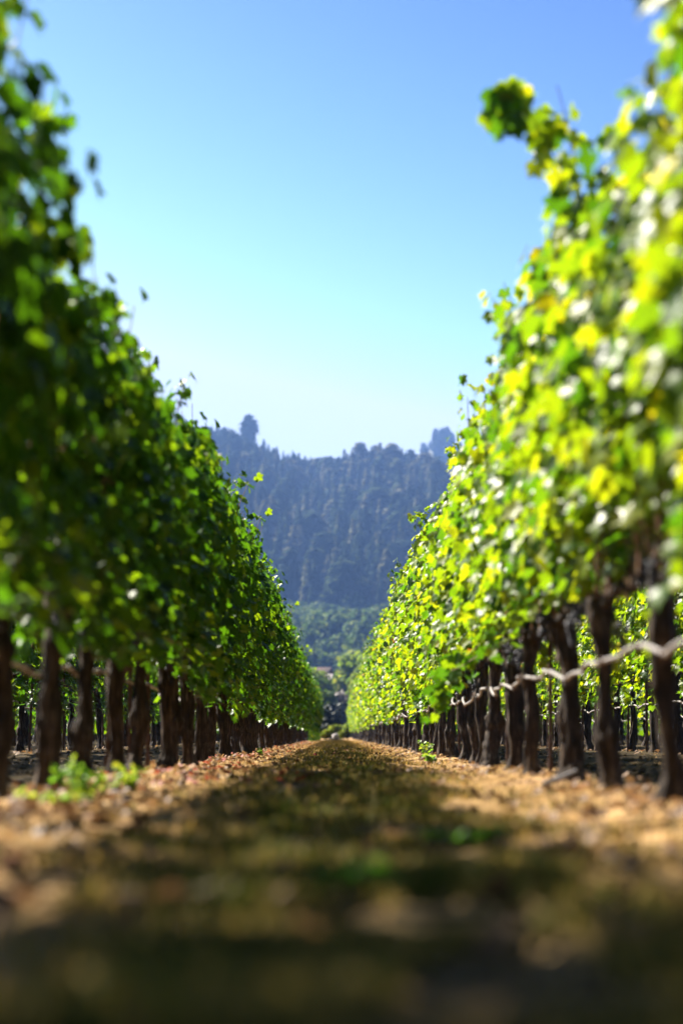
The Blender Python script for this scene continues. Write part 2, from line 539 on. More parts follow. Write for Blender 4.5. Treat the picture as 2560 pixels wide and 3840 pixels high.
def make_trunk(seed):
    rg = np.random.default_rng(seed + 500)
    n, seg = 76, 30
    ph = rg.uniform(0, 6, 6)
    z = np.linspace(-0.06, 0.90, n)
    px = 0.016 * np.sin(z * 4 + ph[0]) + 0.008 * np.sin(z * 11 + ph[1])
    py = 0.018 * np.sin(z * 4.3 + ph[2]) + 0.008 * np.sin(z * 12 + ph[3])
    px -= px[-1]; py -= py[-1]
    r = 0.039 + 0.032 * np.exp(-((z + 0.02) / 0.09) ** 2) + 0.016 * np.exp(-((z - 0.86) / 0.10) ** 2) + 0.007 * np.sin(z * 9 + ph[4]) + rg.uniform(-0.004, 0.007)
    kn = rg.uniform(0.15, 0.7)
    r += 0.014 * np.exp(-((z - kn) / 0.05) ** 2)
    tw = rg.uniform(-2.5, 2.5)
    def shp(i, k):
        a = 2 * math.pi * k / seg + tw * z[i]
        v = noise.noise(Vector((2.2 * math.cos(a), 2.2 * math.sin(a), z[i] * 2.2 + seed * 9.7)))
        w = noise.noise(Vector((5.5 * math.cos(a), 5.5 * math.sin(a), z[i] * 3.0 + seed * 3.1)))
        q = noise.noise(Vector((1.2 * math.cos(a), 1.2 * math.sin(a), z[i] * 9 + seed * 1.7)))
        e = noise.noise(Vector((11 * math.cos(a), 11 * math.sin(a), z[i] * 4.0 + seed)))
        return 1 + 0.26 * v + 0.22 * w + 0.20 * q + 0.20 * e
    V, F = tube(np.stack([px, py, z], -1), r, seg, 0, shp)
    trunk = mesh_np("trunk", V, F, M_BARK, smooth=True)
    # two cordon arms with knobbly spurs
    parts = []
    for sd in (-1, 1):
        t = np.linspace(0, 1, 18)
        pts = np.stack([0.02 * np.sin(t * 7 + ph[5]), sd * (0.02 + 0.91 * t), 0.855 + 0.045 * np.sin(np.minimum(t * 6, 1.6)) + 0.012 * np.sin(t * 15 + ph[1])], -1)
        rr = (0.031 - 0.012 * t) * (1 + 0.16 * np.sin(t * 33 + ph[0]))
        parts.append(tube(pts, rr, 9, 0.1, lambda i, k: 1 + 0.18 * noise.noise(Vector((k * 0.9, i * 0.7, seed)))))
        for q in range(6):
            c = pts[2 + q * 2 + 2]
            e = c + np.array([rg.normal(0, 0.02), rg.normal(0, 0.02), rg.uniform(0.05, 0.09)])
            parts.append(tube([c, (c + e) / 2 + rg.normal(0, 0.004, 3), e], [0.018, 0.015, 0.012], 6))
    V, F = merge(parts)
    cordon = mesh_np("cordon", V, F, M_BARK, smooth=True)
    return trunk, cordon


def ico():
    import bmesh
    bm = bmesh.new()
    bmesh.ops.create_icosphere(bm, subdivisions=2, radius=1.0)
    V = np.array([v.co[:] for v in bm.verts]); F = np.array([[v.index for v in f.verts] for f in bm.faces])
    bm.free()
    return V, F

IV, IF = ico()

def make_cluster(seed):
    rg = np.random.default_rng(seed + 900)
    P = []
    for i in range(46):
        t = rg.random() ** 0.8
        rad = 0.040 * (1 - 0.75 * t) * math.sqrt(rg.random())
        a = rg.uniform(0, 6.28)
        P.append((rad * math.cos(a), rad * math.sin(a), -0.02 - 0.13 * t))
    P = np.array(P)
    V, F, k = tile(IV, IF, np.repeat(np.eye(3)[None], len(P), 0), P, rg.uniform(0.0075, 0.0095, len(P)))
    st = tube([(0, 0, 0.03), (0.002, 0, -0.03), (0, 0, -0.10)], [0.002, 0.002, 0.0015], 4)
    V, F = merge([(V, F), st])
    return mesh_np("grape_cluster", V, F, M_GRAPE, smooth=True)

TRUNKS = [make_trunk(i) for i in range(8)]
CLUSTERS = [make_cluster(i) for i in range(3)]
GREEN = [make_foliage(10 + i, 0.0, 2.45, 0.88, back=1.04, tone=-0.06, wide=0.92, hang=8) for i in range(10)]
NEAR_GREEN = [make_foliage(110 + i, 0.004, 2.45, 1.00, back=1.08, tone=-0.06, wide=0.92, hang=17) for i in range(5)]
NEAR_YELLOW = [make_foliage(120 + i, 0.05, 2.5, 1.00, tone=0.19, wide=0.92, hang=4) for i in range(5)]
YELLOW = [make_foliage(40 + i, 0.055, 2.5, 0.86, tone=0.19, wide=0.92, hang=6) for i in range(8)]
ENDING = [make_foliage(70 + i, 0.02, 2.45, 0.08, wide=1.15) for i in range(3)]

used = {'grapevine': 0}

def vine(x, y, fol, ti, rz, label, group, fz=1.0, fx=1.0, grapes=0, seed=0, canes=True):
    rg = np.random.default_rng(1000 + seed)
    root = empty("grapevine", (x, y, float(gz(x, y))), rz)
    tag(root, label, 'grapevine', group)
    tr, co = TRUNKS[ti % len(TRUNKS)]
    t = link("trunk", tr, root)
    t.rotation_euler = (0, 0, rg.uniform(0, 6.28)); t.scale = (rg.uniform(0.9, 1.18),) * 2 + (1.0,)
    c = link("cordon", co, root)
    f = link("foliage", fol[0], root)
    f.location = (0, 0, 0.85 * (1 - fz)); f.scale = (fx, 1, fz)
    if canes:
        k = link("canes", fol[1], root)
        k.location = f.location; k.scale = f.scale
    for g in range(grapes):
        q = link("grape_cluster", CLUSTERS[(g + seed) % 3], root)
        q.location = (rg.uniform(-0.16, 0.16), rg.uniform(-0.8, 0.8), rg.uniform(0.78, 1.0))
        q.rotation_euler = (0, 0, rg.uniform(0, 6))
    return root

ORD = ['first', 'second', 'third', 'fourth', 'fifth', 'sixth', 'seventh', 'eighth', 'ninth', 'tenth', 'eleventh', 'twelfth']
SP = 1.85
GR, GL = 'grapevines in the row right of the grass path', 'grapevines in the row left of the grass path'
GR2, GL2 = 'grapevines in the second row to the right', 'grapevines in the second row to the left'

# special nearer vines of the right row: bare below 1.25 m, so the cordon shows
BARE_LOW = make_foliage(95, 0.09, tone=0.19, hang=0, ztop=2.45, zlo=1.10, dens=0.95)
BARE_MID = make_foliage(96, 0.09, tone=0.19, hang=2, ztop=2.5, zlo=0.98, dens=0.95)

def row_label(side, k, y):
    """k = 0 for the nearest vine whose trunk stands in frame"""
    far = 'yellowing' if side == 'right' else 'shaded dark green'
    if k < 0:
        n = {-1: 'trunk just outside the frame', -2: 'hanging over the near edge of the photo', -3: 'nearest of all, behind the frame edge'}[max(k, -3)]
        return f"leafy grapevine of the {side} row, {n}"
    if k == 0:
        return f"grapevine with the trunk nearest the {side} edge of the photo beside the path"
    if k < 12:
        return f"{far} grapevine whose trunk is {ORD[k]} from the {side} edge along the path"
    if y < 70:
        return f"{far} grapevine in the tightly packed middle stretch of the {side} row"
    return f"{far} grapevine at the far end of the {side} row where trunks merge"

n = 0
right_vines = {}
for k in range(-3, 84):
    y = 9.4 + SP * k
    fz = 1.02 + 0.10 * math.sin(k * 1.7) * 0.5 + rng.normal(0, 0.03) + (0.05 if k > 6 else -0.02)
    fol = YELLOW[(k * 3 + (k // 8)) % 8]
    if k in (-2, -1, 0, 1): fz += 0.09
    if k < 9: fol = NEAR_YELLOW[(k * 2) % 5]
    if k == 0: fol = BARE_LOW
    if k == 1: fol = BARE_MID
    xj = 1.25 + rng.normal(0, 0.02)
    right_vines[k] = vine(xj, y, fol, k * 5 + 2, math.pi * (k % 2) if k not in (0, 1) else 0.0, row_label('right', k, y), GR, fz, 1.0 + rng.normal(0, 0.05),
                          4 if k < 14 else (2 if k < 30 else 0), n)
    n += 1
left_end = 62
SPL = 1.55
for k in range(-5, 93):
    y = 9.45 + SPL * k
    fz = 1.0 + 0.04 * math.sin(k * 1.3) + rng.normal(0, 0.03) + {-3: 0.0, -2: 0.12, -1: 0.14, 0: 0.01, 1: -0.10, 2: -0.11, 3: -0.10, 4: -0.05, 5: 0.02}.get(k, 0.08)
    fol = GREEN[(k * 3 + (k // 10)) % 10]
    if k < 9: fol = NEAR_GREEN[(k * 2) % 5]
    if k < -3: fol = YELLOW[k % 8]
    lab = row_label('left', k, y)
    if k >= left_end:
        fol = ENDING[k % 3]
        lab = "bushy grapevine leafed down to the ground at the far end of the left row"
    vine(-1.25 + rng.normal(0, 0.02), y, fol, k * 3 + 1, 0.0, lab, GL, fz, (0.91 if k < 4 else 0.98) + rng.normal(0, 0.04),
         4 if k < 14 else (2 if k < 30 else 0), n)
    n += 1

def stake_mesh():
    parts = []
    # flat T section with notches along one edge, 1.75 m tall
    V = []; Q = []
    zs = np.linspace(-0.1, 1.75, 48)
    for i, z in enumerate(zs):
        w = 0.017 if i % 3 else 0.010
        V += [(-w, -0.003, z), (w, -0.003, z), (w, 0.003, z), (-w, 0.003, z)]
    for i in range(len(zs) - 1):
        for k in range(4):
            k2 = (k + 1) % 4
            Q.append((i * 4 + k, i * 4 + k2, i * 4 + 4 + k2, i * 4 + 4 + k))
    m = len(V)
    parts.append((np.array(V), [np.array(Q)]))
    parts.append(tube([(0, 0.004, -0.1), (0, 0.012, 0.8), (0, 0.012, 1.74)], [0.006] * 3, 4))
    V, F = merge(parts)
    return mesh_np("vine_stake", V, F, M_STAKE)

STAKE = stake_mesh()
def stake(x, y, label, group, sc=1.0):
    o = link("vine_stake", STAKE)
    o.location = (x, y, float(gz(x, y))); o.rotation_euler = (R(rng.normal(0, 1)), R(rng.normal(0, 1)), rng.uniform(-0.3, 0.3))
    o.scale = (1, 1, sc)
    tag(o, label, 'stake', group)

for side, sx, g, pal, ys0, cnt in (('right', 3.75, GR2, YELLOW, 12.0, 31), ('left', -3.75, GL2, GREEN, 7.0, 29)):
    for k in range(cnt):
        y = ys0 + SP * k
        if y > 24:
            lab = f"grapevine of the second {side} row, seen sharply between the near trunks"
        else:
            lab = f"grapevine of the second {side} row, mostly behind the near {side} row"
        vine(sx + rng.normal(0, 0.02), y, pal[(k * 5 + 3) % 8], k * 7 + 3, math.pi * (k % 2), lab, g, 1.0 + rng.normal(0, 0.03), 1.0, 0, n)
        n += 1
        if 22 < y < 62:
            stake(sx - 0.09 * (1 if side == 'right' else -1), y - 0.10 + rng.normal(0, 0.04), f"thin rusty notched stake beside a trunk of the second {side} row", f"stakes in the second {side} row")
for side, sx, g, pal, ys0, cnt in (('right', 6.25, 'grapevines in the third row to the right', YELLOW, 40.0, 20), ('left', -6.25, 'grapevines in the third row to the left', GREEN, 36.0, 15)):
    for k in range(cnt):
        y = ys0 + SP * k
        vine(sx, y, pal[(k * 5 + 1) % 8], k * 7 + 5, math.pi * (k % 2), f"grapevine of the third {side} row, far behind the gaps between near trunks", g, 1.0, 1.0, 0, n, canes=False)
        n += 1
for side, sx in (('right', 1), ('left', -1)):
    for k in range(2, 12):
        y = 9.4 + (SP if side == 'right' else SPL) * k
        stake(sx * (1.25 + 0.08), y + 0.11, f"thin rusty notched stake tied to the trunk that is {ORD[k]} from the {side} edge", f"stakes in the {side} row")

# the many rows farther out, seen only as slivers under and between the nearer ones
def distant_rows():
    rg = np.random.default_rng(31)
    P, N, parts = [], [], []
    start = {-16.25: 84, -13.75: 71, -11.25: 58, -8.75: 45, -6.25: 65, -3.75: 62, 3.75: 71, 6.25: 78, 8.75: 45, 11.25: 58, 13.75: 71, 16.25: 84}
    for sx, y0 in start.items():
        for y in np.arange(y0, 172, SP):
            m = 170
            x = sx + rg.normal(0, 0.24, m); z = rg.uniform(0.35, 2.5, m); yy = y + rg.uniform(-0.95, 0.95, m)
            P.append(np.stack([x, yy, z], -1)); N.append(np.stack([rg.choice([-1, 1], m) * 0.7, rg.normal(0, 0.5, m), np.full(m, 0.5)], -1))
            p0 = np.array([sx, y, 0.0])
            parts.append(tube([p0, p0 + (0.03, 0.02, 0.45), p0 + (0, 0, 0.9)], [0.07, 0.055, 0.06], 6))
    P = np.concatenate(P); N = np.concatenate(N) + rg.normal(0, 0.3, (len(P), 3))
    TV = np.array([[0, -0.9, 0], [0.8, -0.3, 0.15], [0.55, 0.7, 0], [-0.55, 0.7, 0], [-0.8, -0.3, 0.15]])
    V, F, k = tile(TV, [np.array([[0, 1, 2, 3]]), np.array([[0, 3, 4]])], frames(N, rg.normal(0, 1, (len(P), 3))), P, np.full(len(P), 0.12))
    V2, F2 = merge(parts)
    me = mesh_np("distant_vine_rows", np.concatenate([V, V2]), F + [f + len(V) for f in F2], M_LEAF, {'tone': np.concatenate([np.repeat(tones(len(P), 0.08, rg), k), np.zeros(len(V2))])})
    me.materials.append(M_BARK)
    mi = np.zeros(len(me.polygons), np.int32)
    mi[sum(len(f) for f in F):] = 1
    me.polygons.foreach_set('material_index', mi)
    return tag(link("distant_vine_rows", me), kind='stuff')
distant_rows()

# ------------------------------------------------------------------ drip hoses
def hose(x, y0, y1, z0, label, seed, side):
    rg = np.random.default_rng(seed)
    ys = np.arange(y0, y1, 0.06)
    ph = rg.uniform(0, 6, 4)
    z = z0 + 0.022 * np.sin(ys * 2 * math.pi / SP + ph[0]) + 0.018 * np.sin(ys * 1.31 + ph[1]) + 0.012 * np.sin(ys * 7.3 + ph[2]) * np.sin(ys * 0.6 + ph[3])
    xx = x + 0.018 * np.sin(ys * 2.9 + ph[2]) + 0.010 * np.sin(ys * 8.1 + ph[0])
    pts = np.stack([xx, ys, z + gz(xx, ys)], -1)
    V, F = tube(pts, np.full(len(pts), 0.0105), 8)
    o = link("drip_hose", mesh_np("drip_hose", V, F, M_HOSE, smooth=True))
    tag(o, label, 'hose', 'drip irrigation hoses along the rows')
    # hanger clips and drippers: parts of the hose
    cp = []
    for yy in np.arange(y0 + 0.4, y1 - 0.2, SP / 2):
        i = int((yy - y0) / 0.06)
        p = pts[i]
        cp.append(tube([p + (0, -0.018, 0), p, p + (0, 0.018, 0)], [0.017, 0.019, 0.017], 8))
        cp.append(tube([p, p + (0, 0, -0.035)], [0.008, 0.005], 6))
    V, F = merge(cp)
    tag(link("dripper", mesh_np("dripper", V, F, M_STAKE, smooth=True), o), kind='stuff')

hose(1.175, 5.5, 156, 0.585, "pale grey drip hose sagging along the near side of the right row", 3, 1)
hose(-1.33, 7.5, 108, 0.575, "pale drip hose in shade behind the trunks of the left row", 4, -1)
hose(3.68, 18, 78, 0.57, "thin pale drip hose along the second right row, sharp between trunks", 5, 1)
hose(-3.82, 18, 66, 0.57, "thin pale drip hose along the second left row in the dark gaps", 6, -1)
hose(6.2, 40, 84, 0.55, "faint drip hose along the third right row, lowest behind the gaps", 7, 1)

# ------------------------------------------------------------------ stray shoots (parts of their vines)
def shoot_mesh(pts, seed, size=(0.05, 0.075), autumn=0.05, per=2, thick=0.004):
    rg = np.random.default_rng(seed)
    pts = np.array(pts, float)
    t = np.linspace(0, len(pts) - 1, 26)
    P0 = np.stack([np.interp(t, np.arange(len(pts)), pts[:, i]) for i in range(3)], -1)
    for _ in range(3):
        P0[1:-1] = (P0[:-2] + P0[1:-1] * 2 + P0[2:]) / 4
    P, N, T, S = [], [], [], []
    for i in range(2, 26):
        for _ in range(per):
            if rg.random() < 0.45: continue
            o = unit(rg.normal(0, 1, 3)); q = P0[i] + o * rg.uniform(0.04, 0.11)
            P.append(q); N.append(np.array([-0.1, -0.9, -0.35]) + rg.normal(0, 0.35, 3)); T.append(np.array([0, 0, -1]) + rg.normal(0, 0.5, 3))
            S.append(rg.uniform(*size))
    me = leaves_mesh("shoot_leaves", np.array(P), np.array(N), np.array(T), np.array(S), tones(len(P), autumn, rg), M_LEAF, seed)
    V, F = tube(P0, np.linspace(thick, 0.0018, 26), 5)
    return mesh_np("stray_shoot", V, F, M_CANE, smooth=True), me

def stray(root, pts, seed, **k):
    """pts in world space"""
    inv = root.matrix_basis.inverted()
    loc = [tuple(inv @ Vector(p)) for p in pts]
    c, l = shoot_mesh(loc, seed, **k)
    s = link("stray_shoot", c, root)
    link("shoot_leaves", l, s)

stray(right_vines[0], [(1.10, 9.9, 2.0), (0.98, 9.9, 2.40), (0.90, 9.8, 2.62), (0.84, 9.75, 2.76), (0.76, 9.7, 2.84), (0.68, 9.7, 2.86), (0.62, 9.7, 2.80)], 5, per=3, size=(0.055, 0.085), autumn=0.2)
stray(right_vines[4], [(1.05, 17.0, 0.95), (0.86, 16.9, 0.78), (0.72, 16.9, 0.60), (0.68, 16.9, 0.42)], 8, autumn=0.0, per=2, size=(0.05, 0.072))
stray(right_vines[4], [(1.1, 16.4, 0.9), (0.85, 16.6, 0.74), (0.62, 16.6, 0.66)], 9, autumn=0.0, per=1)

# ------------------------------------------------------------------ grass, straw, fallen leaves
def blades(name, X, Y, H, W, tone, mat, seed):
    rg = np.random.default_rng(seed)
    n = len(X)
    TV = np.zeros((n, 5, 3))
    bend = rg.uniform(0.1, 0.9, n)
    TV[:, 0, 0] = -0.5; TV[:, 1, 0] = 0.5
    TV[:, 2, 0] = -0.35; TV[:, 3, 0] = 0.35
    TV[:, 0:2, 0] *= W[:, None]; TV[:, 2:4, 0] *= W[:, None]
    TV[:, 2:4, 2] = (0.6 * H)[:, None]; TV[:, 2:4, 1] = (0.25 * bend * H)[:, None]
    TV[:, 4, 2] = H * (1 - 0.35 * bend); TV[:, 4, 1] = bend * H
    a = rg.uniform(0, 2 * math.pi, n)
    c, s = np.cos(a), np.sin(a)
    Rm = np.zeros((n, 3, 3)); Rm[:, 0, 0] = c; Rm[:, 0, 1] = -s; Rm[:, 1, 0] = s; Rm[:, 1, 1] = c; Rm[:, 2, 2] = 1
    P = np.stack([X, Y, gz(X, Y) - 0.003], -1)
    V, F, k = tile(TV, [np.array([[0, 1, 3, 2]]), np.array([[2, 3, 4]])], Rm, P, np.ones(n))
    return mesh_np(name, V, F, mat, {'tone': np.repeat(tone, k)})

def lie_down(X, Y, n, rg, tilt=0.25):
    return np.stack([rg.normal(0, tilt, n), rg.normal(0, tilt, n), np.ones(n)], -1)

def clumpy(X, Y, sc, seed):
    return np.array([noise.noise(Vector((x * sc, y * sc, seed))) for x, y in zip(X, Y)])

rg = np.random.default_rng(21)
def ydist(n, y0, y1):
    """density falls with distance"""
    u = rg.random(n)
    return y0 * (y1 / y0) ** u
def central(n):
    return rg.normal(0.10, 0.42, n)

nG = 130000
Y = ydist(nG, 2.0, 120.0)
X = np.where(rg.random(nG) < 0.82, central(nG), rg.uniform(-1.6, 1.6, nG))
cl = clumpy(X, Y * 0.6, 2.6, 1.0)
keep = (cl > -0.25 + 0.3 * np.abs(X - 0.1)) & (np.abs(X) < 3)
X, Y, cl = X[keep], Y[keep], cl[keep]
H = rg.uniform(0.015, 0.055, len(X)) * (1 + 0.8 * np.clip(cl, 0, 1)) * np.clip(1.1 - 0.35 * np.abs(X), 0.5, 1)
W = rg.uniform(0.003, 0.007, len(X)) * (1 + Y / 60)
tn = np.clip(rg.normal(0.62, 0.24, len(X)) - 0.40 * cl - 0.15 * (np.abs(X - 0.1) < 0.35) + 0.007 * Y, 0, 1)  # blades lighten with distance, the sunlit far path put into their tone
tag(link("grass", blades("grass", X, Y, H, W, tn, M_GRASS, 3)), kind='stuff')

# straw litter lying over the two bare strips
nS = 90000
Y = ydist(nS, 2.2, 120.0)
X = np.where(rg.random(nS) < 0.5, rg.normal(-0.85, 0.28, nS), rg.normal(0.95, 0.28, nS))
X = np.where(rg.random(nS) < 0.15, rg.uniform(-5, 5, nS), X)
cl = clumpy(X, Y * 0.5, 2.2, 4.0)
kk = cl > -0.10
X, Y = X[kk], Y[kk]
n_ = len(X)
TV = np.array([[-0.5, -0.5, 0], [0.5, -0.5, 0], [0.5, 0.5, 0.0], [-0.5, 0.5, 0.0], [-0.4, 0, 0.12], [0.4, 0, 0.12]])
L = rg.uniform(0.03, 0.11, n_); Wd = rg.uniform(0.003, 0.008, n_) * (1 + Y / 70)
P = np.stack([X, Y, gz(X, Y) + rg.uniform(0.002, 0.012, n_)], -1)
tip = np.stack([rg.normal(0, 1, n_), rg.normal(0, 1, n_), np.zeros(n_)], -1)
V, F, k = tile(TV, [np.array([[0, 1, 5, 4], [4, 5, 2, 3]])], frames(lie_down(X, Y, n_, rg, 0.15), tip), P, np.stack([Wd, L, L * 0.4], -1))
tag(link("straw_litter", mesh_np("straw_litter", V, F, M_STRAW, {'tone': np.repeat(np.clip(rg.normal(0.55, 0.25, n_), 0, 1), k)})), kind='stuff')

# fallen vine leaves under the rows, redder along the left row
nF = 5000
Y = ydist(nF, 3.0, 90.0)
X = np.where(rg.random(nF) < 0.55, rg.normal(-1.12, 0.24, nF), rg.normal(1.25, 0.34, nF))
X = np.where(rg.random(nF) < 0.2, rg.normal(0, 0.8, nF), X)
X = np.where(rg.random(nF) < 0.18, np.sign(X) * rg.normal(3.6, 0.5, nF), X)
P = np.stack([X, Y, gz(X, Y) + rg.uniform(0.006, 0.03, nF)], -1)
tn = np.where((X < 0) & (X > -2) & (Y > 12), rg.beta(1.2, 1.0, nF), rg.beta(1.2, 2.6, nF) * 0.85)
tip = np.stack([rg.normal(0, 1, nF), rg.normal(0, 1, nF), np.zeros(nF)], -1)
tag(link("fallen_leaves", leaves_mesh("fallen_leaves", P, lie_down(X, Y, nF, rg, 0.45), tip, rg.uniform(0.022, 0.05, nF), tn, M_LITTER, 77)), kind='stuff')

# small clods of earth under the vines
nC = 4200
Y = ydist(nC, 6, 80); X = np.where(rg.random(nC) < 0.4, rg.normal(-1.25, 0.3, nC), rg.normal(1.6, 0.6, nC))
X = np.where(rg.random(nC) < 0.2, -np.abs(rg.normal(2.6, 0.8, nC)), X)
P = np.stack([X, Y, gz(X, Y)], -1)
Rm = frames(rg.normal(0, 1, (nC, 3)), rg.normal(0, 1, (nC, 3)))
V, F, k = tile(IV[None] * (1 + 0.3 * rg.normal(0, 0.4, (nC, len(IV), 1))), [IF], Rm, P, rg.uniform(0.008, 0.03, (nC, 1)) * rg.uniform(0.6, 1.3, (nC, 3)))
tag(link("soil_clods", mesh_np("soil_clods", V, F, M_GROUND)), kind='stuff')

# ------------------------------------------------------------------ weeds, stray things on the ground
def weed(x, y, h, n, label, seed, spread=0.12, size=0.03, mat=None, tone=(0.1, 0.8)):
    rg = np.random.default_rng(seed)
    z0 = float(gz(x, y))
    root = empty("weed_clump", (x, y, z0))
    tag(root, label, 'weed', 'green weeds on the ground')
    st, P, N, T, S = [], [], [], [], []
    for i in range(n):
        a = rg.uniform(0, 6.28); d = spread * math.sqrt(rg.random()); hh = h * rg.uniform(0.55, 1.0)
        b = np.zeros(3); e = np.array([d * math.cos(a) * 1.5, d * math.sin(a) * 1.5, hh])
        pts = [b, (b + e) / 2 + np.array([0, 0, 0.1 * hh]), e]
        st.append(tube(pts, [0.0, 0.0025, 0.0015], 4))
        for j in range(9):
            t = rg.uniform(0.15, 1.0)
            o = unit(rg.normal(0, 1, 3)); o[2] = abs(o[2])
            P.append(b + (e - b) * t + o * size * 0.8); N.append(np.array([-0.3, 0.1, 0.8]) + rg.normal(0, 0.5, 3)); T.append(o); S.append(size * rg.uniform(0.6, 1.2))
    V, F = merge(st)
    base = np.where(np.linalg.norm(V, axis=1) < 1e-7)[0]
    remap = np.arange(len(V)); remap[base] = base[0]
    F = [remap[f] for f in F]
    F = np.concatenate([f if f.shape[1] == 3 else np.concatenate([f[:, [0, 1, 2]], f[:, [0, 2, 3]]]) for f in F])
    F = F[[len(set(r)) == 3 for r in F.tolist()]]
    link("stem", mesh_np("stem", V, F, M_WEED, {'tone': np.full(len(V), 0.4)}), root)
    nn = len(P)
    link("leaves", leaves_mesh("leaves", np.array(P), np.array(N), np.array(T), np.array(S), rg.uniform(*tone, nn), mat or M_WEED, seed), root)

weed(-1.03, 10.2, 0.19, 15, "bright green leafy weed at the foot of the second left trunk", 1, 0.11, 0.022)
weed(-1.10, 9.5, 0.07, 9, "low yellow green weed in front of the nearest left trunk", 2, 0.13, 0.02, tone=(0.5, 1.0))
weed(-0.98, 11.6, 0.13, 12, "upright yellowish weed right of the bright green left weed", 3, 0.06, 0.022, tone=(0.4, 1.0))
weed(0.03, 4.0, 0.05, 16, "blurred green weed in the dark foreground of the path", 4, 0.05, 0.018, tone=(0.0, 0.15))
weed(0.33, 6.3, 0.05, 16, "pale green weed right of the middle of the path", 5, 0.08, 0.016, tone=(0.0, 0.3))
weed(0.95, 24.0, 0.10, 8, "small weed among dead leaves near the right trunks", 6, 0.06, 0.025, tone=(0.3, 0.9))
weed(1.0, 27.0, 0.22, 7, "tall thin weed leaning on the trunks in the right middle distance", 7, 0.06, 0.025, tone=(0.3, 1.0))
weed(-0.95, 31.0, 0.12, 8, "little green weed beside red leaves at the left middle trunks", 8, 0.05, 0.02)

pale = leaves_mesh("pale_leaf", np.zeros((1, 3)), np.array([[-0.35, 0.12, 0.9]]), np.array([[0.2, 0.9, 0.2]]), np.array([0.028]), np.array([0.0]), plain("bleached_leaf", (0.78, 0.74, 0.70), 0.25, 0.6, 0.05), 3)
o = link("pale_leaf", pale); o.location = (-0.735, 9.3, float(gz(-0.735, 9.3)) + 0.02)
tag(o, "bright bleached leaf glinting on the straw at lower left", 'leaf')
o = link("fallen_grapes", CLUSTERS[0]); o.location = (-0.93, 16.0, float(gz(-0.93, 16.0)) + 0.03); o.rotation_euler = (R(85), 0, R(60))
tag(o, "dark bluish cluster of grapes fallen on the straw at left", 'grapes')
V, F = tube([(1.02, 11.9, 0.03), (1.10, 12.1, 0.05), (1.22, 12.35, 0.09)], [0.014, 0.012, 0.009], 8)
V[:, 2] += 0.01
tag(link("broken_cane", mesh_np("broken_cane", V, F, M_HOSE, smooth=True)), "pale dry stick lying on the ground among the near right trunks", 'stick')

def rock_mesh(seed, r):
    import bmesh
    bm = bmesh.new(); bmesh.ops.create_icosphere(bm, subdivisions=4, radius=1.0)
    for v in bm.verts:
        d = 1 + 0.25 * noise.noise(v.co * 1.3 + Vector((seed, 0, 0))) + 0.08 * noise.noise(v.co * 4 + Vector((0, seed, 0)))
        v.co = Vector((v.co.x * r[0] * d, v.co.y * r[1] * d, v.co.z * r[2] * d))
    me = bpy.data.meshes.new("boulder"); bm.to_mesh(me); bm.free()
    me.materials.append(M_ROCK)
    me.polygons.foreach_set('use_smooth', np.ones(len(me.polygons), bool))
    return me
o = link("boulder", rock_mesh(3, (0.26, 0.25, 0.22))); o.location = (0.03, 160.0, 0.16)
tag(o, "pale boulder where the path ends between the rows", 'boulder')

# ------------------------------------------------------------------ trees
def card_cloud(P, N, S, rg, tone, mat, name, elong=1.0):
    n = len(P)
    TV = np.array([[-0.5, -0.4, 0], [0.1, -0.55, 0.1], [0.55, -0.05, 0], [0.3, 0.5, -0.1], [-0.35, 0.45, 0.05]])
    tip = rg.normal(0, 1, (n, 3))
    V, F, k = tile(TV, [np.array([[0, 1, 2, 3]]), np.array([[0, 3, 4]])], frames(N, tip), P, np.stack([S, S * elong, S], -1))
    return mesh_np(name, V, F, mat, {'tone': np.repeat(tone, k)})

def crown_points(rg, nblob, W, H, z0, per):
    P, N = [], []
    for b in range(nblob):
        a = rg.uniform(0, 6.28); rr = math.sqrt(rg.random()) * 0.62
        zc = rg.uniform(0.15, 0.85)
        lim = math.sqrt(max(0.05, 1 - (2 * zc - 0.9) ** 2))
        c = np.array([W / 2 * rr * lim * math.cos(a), W / 2 * rr * lim * math.sin(a), z0 + zc * (H - z0)])
        br = W * rg.uniform(0.13, 0.24)
        d = unit(rg.normal(0, 1, (per, 3)))
        rad = br * rg.uniform(0.55, 1.05, (per, 1))
        P.append(c + d * rad * np.array([1, 1, 0.8])); N.append(d + rg.normal(0, 0.5, (per, 3)))
    return np.concatenate(P), np.concatenate(N)

def tree_meshes(seed, W, H, z0, mat, nblob=22, per=110, card=0.35, tlo=0.0, thi=1.0):
    rg = np.random.default_rng(seed)
    P, N = crown_points(rg, nblob, W, H, z0, per)
    cl = np.array([noise.noise(Vector(p * (2.5 / W * 3))) for p in P])
    tn = np.clip((tlo + thi) / 2 + (thi - tlo) * (0.6 * cl + rg.normal(0, 0.18, len(P))), tlo, thi)
    crown = card_cloud(P, N, rg.uniform(0.6, 1.4, len(P)) * card, rg, tn, mat, "crown")
    parts = [tube([(0, 0, -0.5), (0.1, 0, z0 * 0.6), (0, 0.1, z0 + 0.3 * (H - z0)), (0, 0, z0 + 0.6 * (H - z0))], [0.045 * W, 0.032 * W, 0.022 * W, 0.008 * W], 9)]
    for i in range(6):
        a = i * 1.05 + rg.uniform(0, 0.6)
        s = np.array([0, 0, z0 * rg.uniform(0.7, 1.2)]); e = np.array([W * 0.33 * math.cos(a), W * 0.33 * math.sin(a), z0 + (H - z0) * rg.uniform(0.3, 0.75)])
        parts.append(tube([s, (s + e) / 2 + (0, 0, 0.2), e], [0.02 * W, 0.012 * W, 0.005 * W], 6))
    V, F = merge(parts)
    return mesh_np("trunk", V, F, M_TREEBARK, smooth=True), crown

